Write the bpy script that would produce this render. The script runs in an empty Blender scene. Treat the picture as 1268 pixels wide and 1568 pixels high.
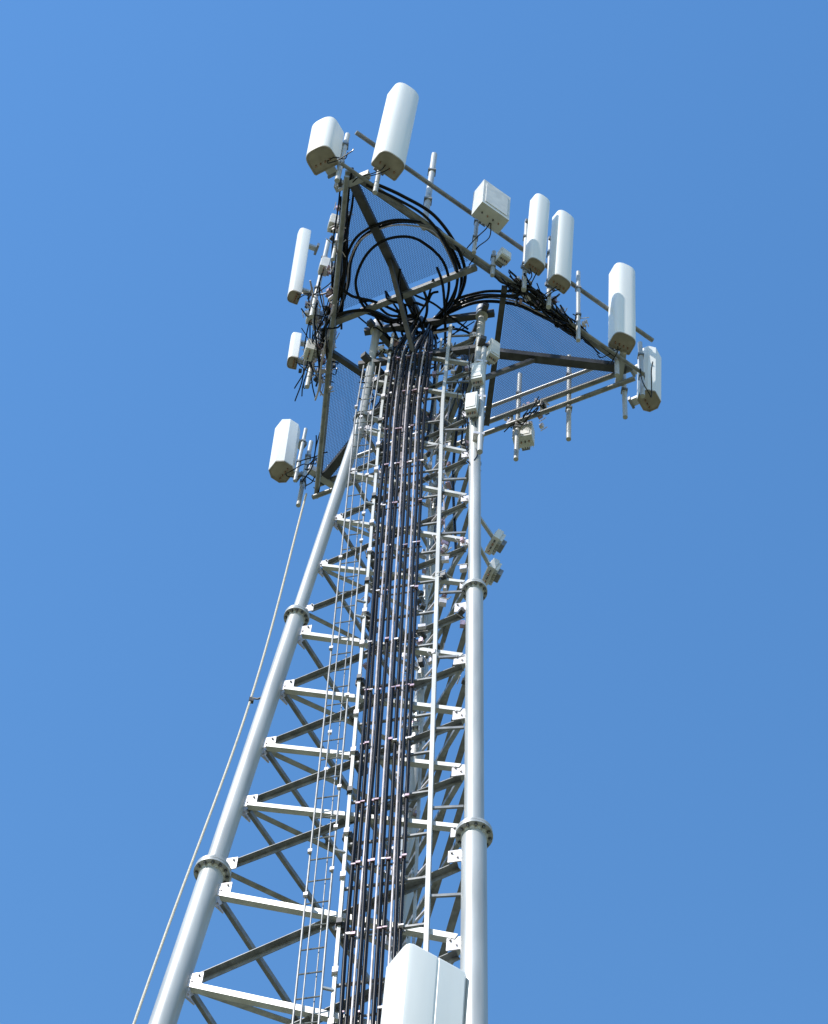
import bpy, math, random
from mathutils import Vector as V, Matrix
random.seed(7)
scene=bpy.context.scene
# ------------------------------------------------------------------ materials
def mat(name, col, rough=0.5, metal=0.0, var=0.15, scale=6.0, bump=0.0, spec=0.5, col2=None, detail=6, streak=False):
    m=bpy.data.materials.new(name); m.use_nodes=True
    nt=m.node_tree; b=nt.nodes["Principled BSDF"]
    tc=nt.nodes.new("ShaderNodeTexCoord")
    nz=nt.nodes.new("ShaderNodeTexNoise"); nz.inputs["Scale"].default_value=scale; nz.inputs["Detail"].default_value=detail
    if streak:
        mp=nt.nodes.new("ShaderNodeMapping"); mp.inputs["Scale"].default_value=(1,1,0.12)
        nt.links.new(tc.outputs["Object"],mp.inputs["Vector"]); nt.links.new(mp.outputs["Vector"],nz.inputs["Vector"])
    else: nt.links.new(tc.outputs["Object"],nz.inputs["Vector"])
    cr=nt.nodes.new("ShaderNodeValToRGB")
    c2=col2 if col2 else tuple(c*(1-var) for c in col)
    c1=tuple(min(1,c*(1+var*0.4)) for c in col)
    cr.color_ramp.elements[0].position=0.35; cr.color_ramp.elements[0].color=(*c2,1)
    cr.color_ramp.elements[1].position=0.65; cr.color_ramp.elements[1].color=(*c1,1)
    nt.links.new(nz.outputs["Fac"],cr.inputs["Fac"]); nt.links.new(cr.outputs["Color"],b.inputs["Base Color"])
    mr=nt.nodes.new("ShaderNodeMapRange"); mr.inputs["To Min"].default_value=max(0.05,rough-0.06); mr.inputs["To Max"].default_value=min(1,rough+0.06)
    nt.links.new(nz.outputs["Fac"],mr.inputs["Value"]); nt.links.new(mr.outputs["Result"],b.inputs["Roughness"])
    b.inputs["Metallic"].default_value=metal; b.inputs["Specular IOR Level"].default_value=spec
    if bump>0:
        bp_=nt.nodes.new("ShaderNodeBump"); bp_.inputs["Strength"].default_value=bump; bp_.inputs["Distance"].default_value=0.01
        nt.links.new(nz.outputs["Fac"],bp_.inputs["Height"]); nt.links.new(bp_.outputs["Normal"],b.inputs["Normal"])
    return m
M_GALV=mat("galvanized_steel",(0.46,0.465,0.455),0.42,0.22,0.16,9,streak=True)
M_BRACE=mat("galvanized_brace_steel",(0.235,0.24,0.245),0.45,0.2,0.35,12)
M_DARK=mat("dark_steel",(0.07,0.072,0.078),0.55,0.15,0.4,8)  # dark tone also carries the underside shade of the platform beams
M_DECK=mat("deck_mesh_steel",(0.09,0.09,0.12),0.8,0.0,0.3,8,spec=0.2)
M_PLATE=mat("gusset_zinc_plate",(0.74,0.69,0.71),0.34,0.2,0.25,20)
M_RADOME=mat("radome_fibreglass",(0.80,0.80,0.78),0.42,0.0,0.08,3,streak=True)
M_CAP=mat("radome_end_cap",(0.36,0.32,0.27),0.6,0.0,0.2,8)  # tan of the warm ground bounce is put into the cap colour
M_CABLE=mat("black_coax_jacket",(0.007,0.007,0.008),0.27,0.0,0.2,10,spec=0.17)
M_GREYC=mat("grey_coax_jacket",(0.52,0.47,0.50),0.35,0.0,0.3,10)
M_RRU=mat("radio_housing_paint",(0.64,0.64,0.63),0.5,0.0,0.12,10)
M_CLAMP=mat("cable_clamp_steel",(0.46,0.33,0.38),0.3,0.5,0.3,30)
M_BRASS=mat("oxidised_connector",(0.30,0.17,0.12),0.4,0.5,0.3,30)
M_ROPE=mat("braided_rope",(0.66,0.60,0.50),0.8,0.0,0.25,60)
M_CONC=mat("concrete",(0.36,0.35,0.33),0.9,0,0.2,5,bump=0.4)
M_GRAVEL=mat("gravel",(0.28,0.26,0.23),0.95,0,0.5,60,bump=0.8)
M_GRASS=mat("dry_grass",(0.17,0.15,0.08),0.95,0,0.5,0.6,bump=0.5,col2=(0.08,0.10,0.035),detail=10)

# ------------------------------------------------------------------ mesh builder
class MB:
    def __init__(s): s.v=[];s.f=[];s.m=[];s.mats=[]
    def mi(s,m):
        if m not in s.mats: s.mats.append(m)
        return s.mats.index(m)
    def face(s,idx,k): s.f.append(idx); s.m.append(k)
    def tube(s,path,r,m,n=8,cap=True):
        k=s.mi(m); path=[V(p) for p in path]; N=len(path)
        rr=r if isinstance(r,(list,tuple)) else [r]*N
        ref=None; base=len(s.v)
        for i,p in enumerate(path):
            t=(path[min(i+1,N-1)]-path[max(i-1,0)])
            if t.length<1e-9: t=V((0,0,1))
            t.normalize()
            if ref is None: ref=V((1,0,0)) if abs(t.x)<0.8 else V((0,1,0))
            a=(ref-t*ref.dot(t)); a.normalize(); b=t.cross(a); ref=a
            for j in range(n):
                w=2*math.pi*j/n; s.v.append(p+(a*math.cos(w)+b*math.sin(w))*rr[i])
        for i in range(N-1):
            for j in range(n):
                a0=base+i*n+j; a1=base+i*n+(j+1)%n
                s.face((a0,a1,a1+n,a0+n),k)
        if cap:
            s.face(tuple(base+j for j in range(n))[::-1],k); s.face(tuple(base+(N-1)*n+j for j in range(n)),k)
    def box(s,c,ax,ay,az,sx,sy,sz,m):
        k=s.mi(m); c=V(c); ax=V(ax)*sx/2; ay=V(ay)*sy/2; az=V(az)*sz/2; b=len(s.v)
        for z in(-1,1):
            for y in(-1,1):
                for x in(-1,1): s.v.append(c+ax*x+ay*y+az*z)
        for q in((0,2,3,1),(4,5,7,6),(0,1,5,4),(2,6,7,3),(0,4,6,2),(1,3,7,5)): s.face(tuple(b+i for i in q),k)
    def beam(s,p0,p1,w,h,m,up=V((0,0,1))):
        p0=V(p0);p1=V(p1);d=p1-p0;L=d.length;d.normalize(); side=d.cross(up); side.normalize(); u=side.cross(d)
        s.box((p0+p1)/2,d,side,u,L,w,h,m)
    def angle(s,p0,p1,nrm,w,t,m,flip=1,outw=None):
        # L section. outw True: second flange stands outward from the top edge; False: inward from the bottom edge
        p0=V(p0);p1=V(p1);d=p1-p0;L=d.length;d.normalize()
        n=V(nrm); n=(n-d*n.dot(d)).normalized(); q=d.cross(n)*flip
        if outw is not None:
            if (q.z<0)==outw: q=-q
        c=(p0+p1)/2
        s.box(c,d,q,n,L,w,t,m)
        sg=1 if outw else -1
        s.box(c+n*sg*(w/2+t*0.5+0.0005)+q*(w/2-t/2),d,q,n,L,t,w,m)
    def obj(s,name,parent=None,smooth=40,bevel=0):
        me=bpy.data.meshes.new(name); me.from_pydata([tuple(v) for v in s.v],[],s.f)
        for m in s.mats: me.materials.append(m)
        me.polygons.foreach_set("material_index",s.m)
        me.polygons.foreach_set("use_smooth",[True]*len(s.f)); me.update()
        me.set_sharp_from_angle(angle=math.radians(smooth))
        o=bpy.data.objects.new(name,me); scene.collection.objects.link(o)
        if parent: o.parent=parent
        if bevel:
            b=o.modifiers.new("bevel","BEVEL"); b.width=bevel; b.segments=2; b.limit_method='ANGLE'
        return o
def empty(name):
    e=bpy.data.objects.new(name,None); scene.collection.objects.link(e); return e
def spline(pts,sub=8):
    pts=[V(p) for p in pts]; out=[]
    P=[pts[0]*2-pts[1]]+pts+[pts[-1]*2-pts[-2]]
    for i in range(1,len(P)-2):
        a,b,c,d=P[i-1:i+3]
        for j in range(sub):
            t=j/sub
            out.append(0.5*((2*b)+(c-a)*t+(2*a-5*b+4*c-d)*t*t+(3*b-a-3*c+d)*t**3))
    out.append(pts[-1]); return out
def jit(a): return V((random.uniform(-a,a),random.uniform(-a,a),random.uniform(-a,a)))
UP=V((0,0,1))
# ------------------------------------------------------------------ tower geometry
CX,CY=-0.02,13.01
ZP=28.9
LG=[((-1.01,12.79),(-0.0700,-0.0097)),((0.665,12.26),(0.0300,-0.0480)),((0.29,13.98),(0.0145,0.0630))]  # left, right, back
def leg(i,z):
    (x,y),(sx,sy)=LG[i]; k=22.02-z if z<26.4 else 22.02-26.4
    return V((x+sx*k,y+sy*k,z))
secs=[(0.35,5.4,0.135),(5.4,9.6,0.125),(9.6,13.75,0.115),(13.75,17.88,0.103),(17.88,22.02,0.083),(22.02,26.4,0.064),(26.4,28.95,0.048)]
def lr(z):
    for a,b,r in secs:
        if z<b: return r
    return 0.05
tower=empty("lattice_tower")
mb=MB()
for i in range(3):
    for a,b,r in secs:
        mb.tube([leg(i,a),leg(i,b)],r,M_GALV,28)
    for kk in range(1,len(secs)):
        z=secs[kk][0]; rr=secs[kk-1][2]; R=rr*1.5
        d=(leg(i,z+0.2)-leg(i,z-0.5)).normalized(); p=leg(i,z)
        mb.tube([p-d*0.032,p-d*0.006],R,M_GALV,28); mb.tube([p+d*0.002,p+d*0.028],R*0.985,M_GALV,28)
        x=V((1,0,0)); x=(x-d*x.dot(d)).normalized(); y=d.cross(x)
        for j in range(12):
            w=2*math.pi*j/12; q=p+(x*math.cos(w)+y*math.sin(w))*R*0.84
            mb.tube([q-d*0.055,q+d*0.055],0.008,M_BRACE,6)
            mb.tube([q-d*0.048,q-d*0.033],0.014,M_DARK,6)
        mb.tube([p-d*0.06,p-d*0.032],[rr*1.02,rr*1.14],M_GALV,28)
    p=leg(i,0.35); mb.box(p-UP*0.015,(1,0,0),(0,1,0),UP,0.6,0.6,0.03,M_GALV)
mb.obj("legs",tower)
# bracing
nodes=[(0.6,1.85),(1.85,3.1),(3.1,4.2),(4.2,5.2),(5.6,6.95),(6.95,8.2),(8.2,9.4),(9.8,11.15),(11.15,12.4),(12.4,13.55),
 (13.95,15.2),(15.2,16.45),(16.45,17.61),(17.96,18.87),(18.87,19.78),(19.78,20.74),(20.74,21.73),
 (22.16,23.05),(23.05,24.04),(24.04,25.1),(25.1,26.15),(26.55,27.4),(27.4,28.25)]
mb=MB(); gp=MB()
donez=set()
for z0,z1 in nodes:
    w=0.048 if z0<22 else 0.040
    if z0<17.7: w=0.056
    if z0<13: w=0.07
    for i in range(3):
        j=(i+1)%3
        mid=(leg(i,z0)+leg(j,z0))/2; out=(mid-V((CX,CY,z0))); out.z=0; out.normalize()
        for (a,za,b,zb,off,ow) in ((i,z1,j,z0,0.012,False),(i,z0,j,z1,-0.02-w*1.1,True)):
            p=leg(a,za); q=leg(b,zb); d=(q-p).normalized()
            p2=p+d*(lr(za)+0.05); q2=q-d*(lr(zb)+0.05)
            mb.angle(p2+out*off,q2+out*off,out,w,0.007,M_GALV if (i==0 and not ow) else M_BRACE,1,ow)  # lit front diagonals lighter, shaded ones darker: shade set by steel colour
        c=(leg(i,z0)+leg(j,z0)+leg(i,z1)+leg(j,z1))/4
        gp.box(c-out*0.03,(leg(j,z0)-leg(i,z0)).normalized(),UP,out,0.07,0.07,0.01,M_BRACE)
        for zz in (z0,z1):
            if (round(zz,2),i) in donez: continue
            donez.add((round(zz,2),i))
            for a,b in((i,j),(j,i)):
                p=leg(a,zz); d=(leg(b,zz)-p).normalized(); r=lr(zz-0.01)
                gw=0.12 if zz<22 else 0.09
                c=p+d*(r+gw/2-0.01)
                gp.box(c,d,UP,out,gw,0.15 if zz<22 else 0.11,0.010,M_PLATE)
                for u in(-0.02,0.03):
                    q=c+d*u+UP*(u*1.2); gp.tube([q-out*0.018,q+out*0.022],0.010,M_PLATE if u<0 else M_BRACE,6)
mb.obj("cross_bracing",tower); gp.obj("gusset_plates",tower)

def fp(s,z,o=0.0):
    L=leg(0,z);R=leg(1,z);d=(L-R).normalized(); n=V((d.y,-d.x,0)).normalized()
    if n.y>0: n=-n
    return R+d*s+n*o
FD=(leg(0,20)-leg(1,20)).normalized()
zs=[0.5+k*0.5 for k in range(57)]
mb=MB()
for s_,o_,w_ in ((0.36,0.06,0.036),(1.06,0.06,0.028),(0.50,-0.10,0.022)):
    for a,b in zip(zs[:-1],zs[1:]):
        mb.angle(fp(s_,a,o_),fp(s_,b,o_),fp(0,a,1)-fp(0,a,0),w_,0.005,M_GALV,1)
z=0.6; q_=0
while z<28.3:
    q_+=1
    mb.beam(fp(0.36,z,0.02),fp(1.06,z,0.02),0.022,0.022,M_BRACE)
    mb.beam(fp(0.36,z+0.2,0.03),fp(0.50,z+0.2,-0.10),0.02,0.02,M_PLATE)
    mb.box(fp(1.06,z+.12,0.07),FD,(0,1,0),UP,0.045,0.05,0.06,M_PLATE if q_%3 else M_DARK)
    if q_%2:
        mb.beam(fp(1.06,z+.1,0.05),fp(1.01,z+.1,-0.16),0.08,0.08,M_DARK)
        mb.beam(fp(0.09,z+0.35,0.0),fp(0.36,z+0.35,0.03),0.018,0.03,M_BRACE)
    z+=0.62
mb.obj("waveguide_ladder",tower)
mb=MB()
for s_,o_,r_ in((1.14,0.10,0.009),(1.20,0.07,0.005),(1.27,0.13,0.006),(1.34,0.10,0.009)):
    mb.tube([fp(s_,zz,o_) for zz in (0.4,10,20,26.3,27.6)],r_,M_BRACE,8)
z=0.6
while z<27.6:
    mb.tube([fp(1.14,z,0.10),fp(1.34,z,0.10)],0.007,M_BRACE,6)
    if random.random()<0.35: mb.box(fp(random.choice((1.14,1.27,1.34)),z+.1,0.12),FD,(0,1,0),UP,0.035,0.03,0.035,M_PLATE)
    if random.random()<0.3: mb.beam(fp(1.06,z+.1,0.06),fp(1.14,z+.1,0.1),0.02,0.02,M_GALV)
    z+=0.30
mb.obj("climbing_ladder",tower)

# ------------------------------------------------------------------ coax
coax=empty("coaxial_cable_run")
PC=V((CX,CY,ZP))
RA=[(-0.04,-0.30),(0.17,-0.58),(0.21,-0.93),(0.10,-1.22),(-0.13,-1.53),(-0.41,-1.59),(-0.71,-1.54),(-1.01,-1.33),(-1.13,-1.02),(-1.14,-0.67),(-1.22,-0.3)]
RB=[(-0.04,-0.30),(0.10,-0.58),(0.13,-0.93),(0.02,-1.22),(-0.23,-1.42),(-0.45,-1.47),(-0.71,-1.38),(-0.90,-1.15),(-0.98,-0.8),(-0.85,-0.5),(-0.6,-0.35)]
RA2=[(-0.04,-0.30),(0.15,-0.55),(0.25,-0.93),(0.12,-1.30),(-0.2,-1.68),(-0.6,-1.88),(-0.95,-2.0)]
RR=[(0.0,-0.36),(0.25,-0.60),(0.55,-0.74),(0.94,-0.75),(1.27,-0.64),(1.77,-0.44)]
RR2=[(0.0,-0.36),(0.2,-0.66),(0.55,-0.84),(0.90,-0.90),(1.05,-1.0),(1.25,-0.9)]
RL=[(-0.20,-0.36),(-0.51,-0.28),(-0.84,-0.37),(-1.22,-0.23),(-1.32,0.04),(-1.22,0.25)]
RL2=[(-0.20,-0.36),(-0.45,-0.45),(-0.75,-0.55),(-1.05,-0.6),(-1.25,-0.8)]
routes=[RA2,RA,RR2,RR,RL,RB,RL2,RL]
mb=MB()
spos=[0.560,0.602,0.690,0.732,0.822,0.864,0.942,0.982]
for k,route in enumerate(routes):
    s_=spos[k]; lay=0.06+0.02*(k%2)
    pts=[fp(s_+random.uniform(-.007,.007),zz,lay+random.uniform(-.01,.01)) for zz in (0.4,3,6,9,12,13.5,15,16.5,18,19.5,21,22.5,24,25.2,26.4,27.3,27.9)]
    hh=-0.12+0.03*(k%5)
    jx,jy=random.uniform(-.04,.04),random.uniform(-.04,.04)
    x0,y0=route[0]
    pts.append(V((CX+x0+0.5*(pts[-1].x-CX-x0),CY+y0+0.5*(pts[-1].y-CY-y0),28.45)))
    for (x,y) in route: pts.append(V((CX+x+jx,CY+y+jy,ZP+hh)))
    mb.tube(spline(pts,8),0.0175,M_CABLE,12)
for route,o_,h_ in((RR,(0.0,0.07),-.02),(RR2,(.02,.04),-.16),(RA,(.05,.02),.02),(RL,(0,-.06),-.14),(RA2,(.05,-.03),-.05)):
    pts=[fp(random.uniform(.6,.9),26.9,-.15),fp(random.uniform(.6,.9),27.9,-.12)]+[V((CX+x+o_[0],CY+y+o_[1],ZP+h_)) for x,y in route]
    mb.tube(spline(pts,8),0.021,M_CABLE,10)
for s_,route in((0.645,RR),(0.777,RA),(0.903,RL)):
    pts=[fp(s_+random.uniform(-.005,.005),zz,0.05) for zz in (0.4,4,8,12,16,18,20,22,24,26.4,27.9)]
    pts+=[V((CX+x*.97,CY+y*.97,ZP-0.03)) for x,y in route]
    mb.tube(spline(pts,8),0.010,M_GREYC,8)
mb.obj("coax_lines",coax)
mb=MB()
z=0.9
while z<28:
    mb.beam(fp(0.53,z,0.03),fp(1.0,z,0.03),0.012,0.018,M_BRACE)
    for k in range(8):
        if random.random()<.75: mb.box(fp(spos[k],z+random.uniform(-.02,.02),0.07),FD,(0,1,0),UP,0.038,0.050,random.uniform(.014,.03),M_CLAMP if random.random()<.65 else M_PLATE)
    z+=0.93+random.uniform(-.05,.05)
mb.obj("hanger_clamps",coax)

# ------------------------------------------------------------------ platform
plat=empty("antenna_platform")
R0=2.43
COR=[PC+V((math.cos(math.radians(a)),math.sin(math.radians(a)),0))*R0 for a in (240,0,120)]
def face(fi,s,o=0.0,h=0.0):
    a=COR[fi];b=COR[(fi+1)%3];d=(b-a).normalized();n=V((d.y,-d.x,0))
    return a+d*s+n*o+UP*h
SIDE=(COR[1]-COR[0]).length
NA=[300,60,180]
mb=MB()
for k in range(3):
    c=COR[k]; d=(c-PC).normalized()
    mb.beam(PC+d*0.45,c-d*0.05,0.10,0.10,M_DARK)  # beam underside shade comes from the dark steel colour
    t=0.45*SIDE
    p=face(k,t,-0.02,-0.10); q=face((k+2)%3,SIDE-t,-0.02,-0.10)
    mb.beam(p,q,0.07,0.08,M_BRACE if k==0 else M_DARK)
    side=V((-d.y,d.x,0))
    mb.beam(c-d*0.12-side*0.22,c-d*0.12+side*0.22,0.08,0.12,M_GALV)
    mb.tube([face(k,-0.02,0,0),face(k,SIDE+0.02,0,0)],0.036,M_BRACE,12)
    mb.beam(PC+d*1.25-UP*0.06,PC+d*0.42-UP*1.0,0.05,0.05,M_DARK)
for zc in (ZP-0.12,ZP-1.05):
    for i in range(3):
        j=(i+1)%3
        p=leg(i,28);q=leg(j,28);p.z=q.z=zc;d=(q-p).normalized()
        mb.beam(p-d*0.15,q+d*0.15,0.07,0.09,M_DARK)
for i in range(3):
    p=leg(i,28.5); mb.tube([V((p.x,p.y,28.72)),V((p.x,p.y,28.95))],0.075,M_GALV,20)
mb.obj("frame",plat)
mb=MB()
PIT=0.022
for k in range(3):
    t=0.44*SIDE; c=COR[k]+UP*0.055
    e1=(COR[(k+1)%3]-COR[k]).normalized(); e2=(COR[(k+2)%3]-COR[k]).normalized()
    n=int(t/PIT)
    for i in range(1,n):
        u=i*PIT
        mb.beam(c+e1*u,c+e1*u+e2*(t-u),0.0032,0.003,M_DECK)
        mb.beam(c+e2*u+UP*0.004,c+e2*u+e1*(t-u)+UP*0.004,0.0032,0.003,M_DECK)
mb.obj("expanded_metal_deck",plat)
mb=MB()
mb.tube([face(0,-0.06,0.11,1.0),face(0,4.5,0.11,1.0)],0.030,M_BRACE,12)
mb.tube([face(0,-0.15,0.08,-0.10),face(0,4.35,0.08,-0.10)],0.024,M_BRACE,12)
for fi,lo,hi in((1,-0.30,0.40),(2,-0.25,0.40)):
    mb.tube([face(fi,-0.05,0.0,lo),face(fi,SIDE+0.05,0.0,lo)],0.032,M_BRACE,12)
    mb.tube([face(fi,0.3,0.0,hi),face(fi,SIDE-0.1,0.0,hi)],0.026,M_GALV,12)
def mpipe(fi,s,o,h0,h1,r=0.03):
    mb.tube([face(fi,s,o,h0),face(fi,s,o,h1)],r,M_GALV,14)
    for h in(h0+0.35*(h1-h0),h0+0.75*(h1-h0)):
        mb.box(face(fi,s,o,h),(1,0,0),(0,1,0),UP,r*2.6,r*2.6,0.04,M_BRACE)
mpipe(0,1.12,-0.02,-0.02,2.38,0.038)
mpipe(0,1.75,0.13,-0.15,1.1,0.026)
mpipe(0,2.05,0.10,-0.35,0.35,0.026)
mpipe(0,0.33,0.13,-0.4,1.9); mpipe(0,2.47,0.16,-0.3,1.8); mpipe(0,2.84,0.16,-0.3,1.8)
mpipe(0,3.30,0.14,-0.6,1.4,0.027); mpipe(0,3.98,0.02,-0.5,1.9)
mpipe(1,0.82,0.03,-1.2,1.07); mpipe(1,1.50,0.04,-1.2,1.10); mpipe(1,0.13,0.11,-1.0,1.0); mpipe(1,-0.05,0.26,-0.3,1.2)
mpipe(2,-0.05,0.20,-0.5,1.2); mpipe(2,0.18,0.28,-0.3,1.1,0.024)
mpipe(2,2.53,0.25,-0.5,1.8); mpipe(2,1.65,0.22,-0.6,0.9); mpipe(2,4.25,0.10,-0.4,1.1,0.032); mpipe(2,3.3,0.06,-0.5,0.9,0.025)
mb.obj("mounting_pipes",plat)

# ------------------------------------------------------------------ antennas
def antenna(x,y,z0,h,w,dep,az,octo=False,tilt=2.0):
    mb=MB(); a=math.radians(az); f=V((math.cos(a),math.sin(a),0)); s=V((-f.y,f.x,0)); tl=math.tan(math.radians(tilt))
    if octo:
        pr=[(-w*.5,-dep*.25),(-w*.3,-dep*.5),(w*.3,-dep*.5),(w*.5,-dep*.25),(w*.5,dep*.2),(w*.27,dep*.5),(-w*.27,dep*.5),(-w*.5,dep*.2)]
    else:
        # flat back, straight sides, flattened curved front
        pr=[(-w*.46,-dep*.5),(w*.46,-dep*.5),(w*.5,-dep*.42),(w*.5,dep*.02)]
        for i in range(1,20):
            t=math.pi*i/20; cc,ss=math.cos(t),math.sin(t)
            pr.append((w*.5*math.copysign(abs(cc)**.72,cc),dep*.02+dep*.48*ss**.72))
        pr+=[(-w*.5,dep*.02),(-w*.5,-dep*.42)]
    n=len(pr); c=V((x,y,z0))
    kb=mb.mi(M_RADOME); kc=mb.mi(M_CAP)
    rings=[(0.90,0.012,kc),(0.90,0.0,kc),(0.985,0.0,kc),(1.0,0.02,kb),(1.0,h-0.018,kb),(0.985,h-0.004,kb),(0.95,h,kb)]
    for sc,zz,_ in rings:
        for u,v_ in pr: mb.v.append(c+s*u*sc+f*(v_*sc+zz*tl)+UP*zz)
    for r in range(len(rings)-1):
        for j in range(n):
            a0=r*n+j;a1=r*n+(j+1)%n
            mb.face((a0,a1,a1+n,a0+n),rings[r][2] if r<2 else (kc if r<3 else kb))
    mb.face(tuple(range(n))[::-1],kc); mb.face(tuple((len(rings)-1)*n+j for j in range(n)),kb)
    for i in range(4):
        q=c+s*(w*(-.28+.187*i))-f*dep*0.15
        mb.tube([q-UP*0.03,q+UP*0.02],0.010,M_BRASS,8)
    for zz in(h*0.14,h*0.84):
        q=c+UP*zz-f*(dep*.5+0.05-zz*tl)
        mb.box(q,s,f,UP,w*0.35,0.12,0.05,M_GALV); mb.box(q-f*0.07,s,f,UP,0.14,0.03,0.08,M_BRACE)
    return mb.obj("panel_antenna",None,30)
def fa(fi,s,o,h,w,dep,z=0.0,az=None,**k):
    p=face(fi,s,o,z); return antenna(p.x,p.y,p.z,h,w,dep,NA[fi] if az is None else az,**k)
fa(0,0.33,0.37,2.22,0.36,0.27)
fa(2,4.33,0.33,0.92,0.34,0.30,az=235)
fa(2,2.53,0.51,1.90,0.17,0.15,az=195)
fa(2,0.12,0.48,1.12,0.30,0.28,az=210,octo=True)
fa(2,1.65,0.46,0.70,0.17,0.13,az=185)
fa(0,2.47,0.38,1.92,0.23,0.17)
fa(0,2.84,0.38,1.90,0.26,0.18)
fa(0,3.92,0.22,1.98,0.30,0.24,az=290)
fa(1,-0.05,0.49,1.22,0.29,0.25,az=325,octo=True)
def big():
    mb=MB(); az=math.radians(-63); f=V((math.cos(az),math.sin(az),0)); s=V((-f.y,f.x,0))
    c=V((0.49,11.87,13.3)); w,d,h=0.53,0.31,2.6
    pr=[(-w/2+.015,-d/2),(w/2-.015,-d/2),(w/2,-d/2+.015),(w/2,d/2-.03),(w/2-.03,d/2),(0.012,d/2),(0.006,d/2-.008),(-0.006,d/2-.008),(-0.012,d/2),(-w/2+.05,d/2),(-w/2+.02,d/2-.012),(-w/2+.005,d/2-.035),(-w/2,d/2-.06),(-w/2,-d/2+.015)]
    n=len(pr); kb=mb.mi(M_RADOME); kc=mb.mi(M_CAP)
    for sc,zz in((0.97,0),(1,0.02),(1,h-0.02),(0.985,h-.005),(0.96,h)):
        for u,v_ in pr: mb.v.append(c+s*u*sc+f*v_*sc+UP*zz)
    for r in range(4):
        for j in range(n):
            a0=r*n+j;a1=r*n+(j+1)%n; mb.face((a0,a1,a1+n,a0+n),kb)
    mb.face(tuple(range(n))[::-1],kc); mb.face(tuple(4*n+j for j in range(n)),kb)
    for zz in(0.4,2.2):
        q=c+UP*zz-f*(d/2+0.06); mb.box(q,s,f,UP,0.2,0.12,0.06,M_GALV)
        mb.beam(q-f*.05,fp(0.36,q.z,0.08),0.04,0.05,M_GALV)
    mb.obj("panel_antenna",None,30)
big()

# ------------------------------------------------------------------ radios
def rru(p,az,w=0.28,d=0.14,h=0.42,tilt=0.0,arm=None):
    mb=MB(); p=V(p); a=math.radians(az); f=V((math.cos(a),math.sin(a),0)); s=V((-f.y,f.x,0)); u=UP
    if tilt: u=(UP*math.cos(tilt)+f*math.sin(tilt)); f=s.cross(u)*-1
    mb.box(p,s,f,u,w,d,h,M_RRU)
    nf=8
    for i in range(nf):
        mb.box(p+s*(w*(-.42+.84*i/(nf-1)))-f*(d/2+.018),s,f,u,0.006,0.034,h*.86,M_RRU)
    mb.box(p+f*(d/2+.004),s,f,u,w*.8,.008,h*.8,M_RRU)
    for i in range(4): 
        q=p-u*(h/2)+s*(w*(-.3+.2*i)); mb.tube([q+u*.01,q-u*.03],.010,M_BRASS if i%2 else M_DARK,8)
    mb.tube([p+u*(h/2)-s*.05,p+u*(h/2+.04)-s*.04,p+u*(h/2+.04)+s*.04,p+u*(h/2)+s*.05],.007,M_DARK,6)
    mb.box(p-f*(d/2+.055),s,f,u,.10,.05,h*.6,M_BRACE)
    if arm is not None: mb.beam(p-f*(d/2),arm,0.035,0.04,M_GALV)
    mb.obj("remote_radio_unit",None,30,bevel=.006)
q=face(0,1.73,0.46,0.62); rru(q,300,0.40,0.22,0.72)
q=face(0,2.12,0.22,0.10); rru(q,300,0.14,0.10,0.20)
q=face(1,1.46,0.14,-0.42); rru(q,250,0.24,0.16,0.36)
for s_,o_,h_,w_ in((2.25,0.28,0.15,0.15),(1.95,0.25,-0.2,0.17),(2.8,0.2,0.4,0.14),(3.5,0.12,0.1,0.14)):
    rru(face(2,s_,o_,h_),190,w_,0.10,0.26)
for z_,dx,dy,az in((27.75,0.16,-0.03,300),(26.75,0.0,-0.20,250),(26.0,-0.05,-0.17,250)):
    l=leg(1,z_); rru(l+V((dx,dy,0)),az,0.13,0.10,0.40)
for z_,off,az in((23.85,(0.25,0.40),20),(23.22,(0.21,0.42),15)):
    l=leg(1,z_); rru(l+V((off[0],off[1],0)),az,0.22,0.07,0.20,tilt=0.25,arm=l+V((0.02,0.05,-0.05)))
mb=MB()
l0=leg(1,24.9)+V((0.04,-0.12,0)); l1=leg(1,27.6)+V((0.05,-0.12,0))
mb.tube([l0,l1],0.032,M_GALV,14)
for t in(0.15,0.5,0.85):
    p=l0.lerp(l1,t); mb.box(p+V((-0.02,0.06,0)),(1,0,0),(0,1,0),UP,0.12,0.18,0.05,M_PLATE)
mb.obj("leg_mount_pipes",tower)

# ------------------------------------------------------------------ jumper cables
jum=MB()
def jump(a,b,droop,r=0.008,m=None,wob=0.04):
    a=V(a);b=V(b); mid=(a+b)/2
    pts=[a,a.lerp(b,.2)-UP*droop*.7+jit(wob),mid-UP*droop+jit(wob),a.lerp(b,.8)-UP*droop*.6+jit(wob),b]
    jum.tube(spline(pts,5),r,m or M_CABLE,6)
def rnd(fi,s0,s1,o0,o1,h0,h1): return face(fi,random.uniform(s0,s1),random.uniform(o0,o1),random.uniform(h0,h1))
for (fi,s,o) in((0,.33,.39),(2,4.33,.3),(2,2.53,.51),(0,2.47,.38),(0,2.84,.38),(0,3.92,.2),(1,-.05,.49),(2,.12,.48),(2,1.65,.46),(0,1.73,.46),(1,1.46,.2)):
    for k in range(2):
        jump(face(fi,s+random.uniform(-.06,.06),o-.05,-.02 if s!=1.73 else .25),rnd(fi,s-.3,s+.3,-.12,.05,-.12,.1),random.uniform(.02,.14),.007)
for k in range(40): jump(rnd(2,1.2,2.8,0,.4,-.4,.3),rnd(2,1.2,2.9,-.1,.25,-.3,.3),random.uniform(0,.2),random.choice((.006,.008,.012)),random.choice((M_CABLE,M_CABLE,M_CABLE,M_GREYC)))
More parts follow.
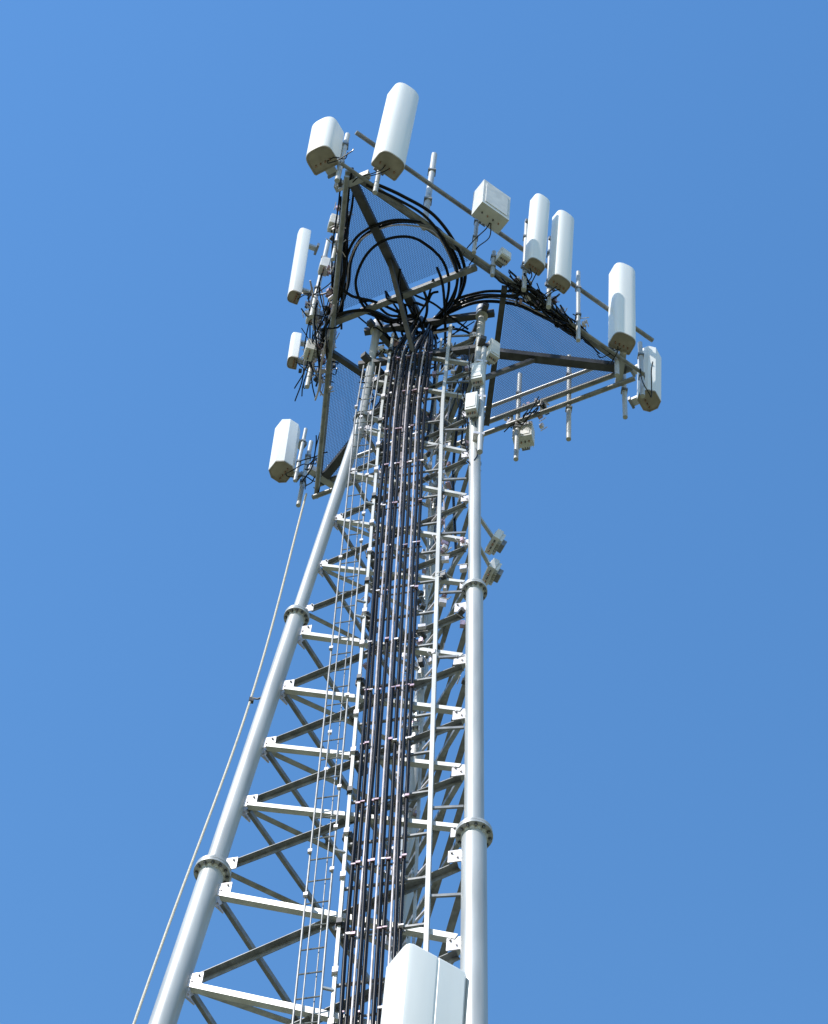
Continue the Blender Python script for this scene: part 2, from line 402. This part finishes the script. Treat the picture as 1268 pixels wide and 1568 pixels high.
for k in range(24): jump(rnd(0,2.1,3.3,0,.25,-.25,.12),rnd(0,2.1,3.5,-.12,.12,-.2,.1),random.uniform(0,.15),random.choice((.007,.01,.013)))
for k in range(10): jump(rnd(0,2.2,3.0,0,.15,-.1,.1),rnd(0,3.0,4.0,-.05,.12,-.1,.05),random.uniform(0,.08),.01)
for k in range(16): jump(rnd(2,1.8,2.8,-.10,.08,-.1,.1),rnd(2,3.4,4.3,-.10,.08,-.1,.12),random.uniform(-.05,.08),random.choice((.01,.014)),wob=.04)
for k in range(9): jump(rnd(1,1.1,1.8,-.1,.2,-.4,.1),rnd(1,1.1,1.8,-.1,.15,-.4,.1),random.uniform(0,.2))
for k in range(8): jump(rnd(2,-.1,.5,0,.25,-.4,.1),rnd(2,0,.8,-.1,.15,-.25,.1),random.uniform(0,.15))
for k in range(18):
    a=random.uniform(0,6.28);r=random.uniform(.15,.6); p=PC+V((math.cos(a)*r,math.sin(a)*r,random.uniform(-.2,-.05)))
    a=random.uniform(2.9,4.9);r=random.uniform(.5,1.1); q=PC+V((math.cos(a)*r,math.sin(a)*r,random.uniform(-.12,.0)))
    jump(p,q,random.uniform(0,.12),random.choice((.01,.014,.017)),wob=.08)
for k in range(22):
    s_=random.uniform(.05,1.1); o_=random.uniform(-.55,.02)
    z0=random.uniform(23.5,27); pts=[fp(s_,z0,o_),fp(s_+random.uniform(-.05,.05),(z0+28)/2,o_),fp(s_,28.2,o_),PC+V((random.uniform(-.5,.5),random.uniform(-.5,.3),-.1))]
    jum.tube(spline(pts,6),random.choice((.008,.012,.016)),random.choice((M_CABLE,M_CABLE,M_GREYC)),6)
for k in range(14):
    z0=random.uniform(24.5,27.8); l=leg(1,z0)
    jump(l+jit(.12),l+V((random.uniform(-.25,.08),random.uniform(-.1,.15),random.uniform(.3,.9))),.08,.007)
for k in range(12):
    z0=random.uniform(26.4,28.0); l=leg(0,z0)
    jump(l+jit(.12),l+V((random.uniform(-.05,.3),random.uniform(-.1,.15),random.uniform(.2,.8))),.08,.009)
jum.obj("jumper_cables",coax)

hw=MB()
def clampat(p):
    p=V(p); a=random.uniform(0,6.28); f=V((math.cos(a),math.sin(a),0)); s=V((-f.y,f.x,0))
    hw.box(p,s,f,UP,random.uniform(.03,.08),random.uniform(.03,.05),random.uniform(.03,.08),random.choice((M_PLATE,M_CLAMP,M_PLATE,M_DARK)))
    q=p+f*.05; hw.tube([q-s*.05,q+s*.05],.006,M_PLATE,6)
for k in range(60): clampat(rnd(2,1.4,4.2,-.05,.12,-.25,.3))
for k in range(22): clampat(rnd(2,1.4,2.6,.1,.35,-.2,.2))
for k in range(26): clampat(rnd(0,2.2,3.5,-.05,.15,-.15,.15))
for k in range(14): clampat(rnd(1,1.1,1.7,-.05,.15,-.4,.1))
for k in range(90):
    z_=random.uniform(20.5,28.6); clampat(fp(random.choice((.30,.36,.5,1.06,1.06,.12)),z_,random.uniform(-.15,.05)))
for k in range(70):
    z_=random.uniform(17,28.3); l=leg(2,z_); clampat(l+V((random.uniform(-.2,.12),random.uniform(-.2,-.05),0)))
hw.obj("clamps_and_brackets",tower)

# ------------------------------------------------------------------ rope
rp=MB()
rp.tube(spline([(-1.36,15.1,28.6),(-1.50,14.9,23.61),(-1.85,14.30,17.68),(-2.3,13.8,9),(-2.9,13.3,0.02)],14),0.0125,M_ROPE,8)
rp.tube([(-1.50,14.9,23.66),(-1.42,14.86,23.60),(-1.36,14.84,23.63)],0.012,M_DARK,6)
rp.box((-1.49,14.9,23.62),(1,0,0),(0,1,0),UP,.05,.04,.07,M_DARK)
rp.obj("tag_line_rope")

# ------------------------------------------------------------------ ground
g=MB(); k=g.mi(M_GRASS); N=64; g.v.append(V((0,10,0)))
rs=[30,200,4000]
for r in rs:
    for j in range(N): g.v.append(V((math.cos(2*math.pi*j/N)*r,math.sin(2*math.pi*j/N)*r+10,0)))
for j in range(N): g.face((0,1+j,1+(j+1)%N),k)
for a in range(2):
    for j in range(N): g.face((1+a*N+j,1+(a+1)*N+j,1+(a+1)*N+(j+1)%N,1+a*N+(j+1)%N),k)
g.obj("ground")
g=MB(); g.box((CX,CY,0.02),(1,0,0),(0,1,0),UP,14,14,0.04,M_GRAVEL); g.obj("gravel_pad")
for i in range(3):
    g=MB(); p=leg(i,0.35); g.tube([V((p.x,p.y,-0.4)),V((p.x,p.y,0.32))],0.5,M_CONC,32); g.obj("concrete_footing")

# ------------------------------------------------------------------ light
SAZ,SEL=math.radians(220),math.radians(44)
sd=V((math.cos(SAZ)*math.cos(SEL),math.sin(SAZ)*math.cos(SEL),math.sin(SEL)))
sl=bpy.data.lights.new("sun","SUN"); sl.energy=5.0; sl.angle=math.radians(0.5); sl.color=(1.0,0.96,0.90)
so=bpy.data.objects.new("sun",sl); scene.collection.objects.link(so); so.rotation_euler=sd.to_track_quat('Z','Y').to_euler(); so.location=(-20,-20,40)
w=bpy.data.worlds.new("World"); scene.world=w; w.use_nodes=True; nt=w.node_tree
sk=nt.nodes.new("ShaderNodeTexSky"); sk.sky_type='NISHITA'; sk.sun_disc=False; sk.sun_elevation=SEL; sk.sun_rotation=math.atan2(sd.x,sd.y)%(2*math.pi)
sk.air_density=1.6; sk.dust_density=0.25; sk.ozone_density=2.9
hs=nt.nodes.new("ShaderNodeHueSaturation"); hs.inputs["Saturation"].default_value=1.27; hs.inputs["Value"].default_value=1.47; hs.inputs["Hue"].default_value=0.504
nt.links.new(sk.outputs[0],hs.inputs["Color"]); nt.links.new(hs.outputs[0],nt.nodes["Background"].inputs["Color"]); nt.nodes["Background"].inputs["Strength"].default_value=0.15
scene.view_settings.view_transform='Standard'; scene.view_settings.look='None'; scene.view_settings.exposure=0
# ------------------------------------------------------------------ camera
zz=math.atan(2136/3800); rho=math.asin(0.117)
fw=V((0,math.sin(zz),math.cos(zz))); up0=V((0,-math.cos(zz),math.sin(zz))); X=V((1,0,0))
cr=X*math.cos(rho)+up0*math.sin(rho); cu=-X*math.sin(rho)+up0*math.cos(rho)
cam=bpy.data.cameras.new("camera"); co=bpy.data.objects.new("camera",cam); scene.collection.objects.link(co)
cam.sensor_fit='VERTICAL'; cam.sensor_height=36; cam.sensor_width=36; cam.lens=3800/1568*36; cam.clip_end=10000; cam.clip_start=0.1
Mx=Matrix((cr,cu,-fw)).transposed().to_4x4(); Mx.translation=V((0,0,1.6)); co.matrix_world=Mx
scene.camera=co
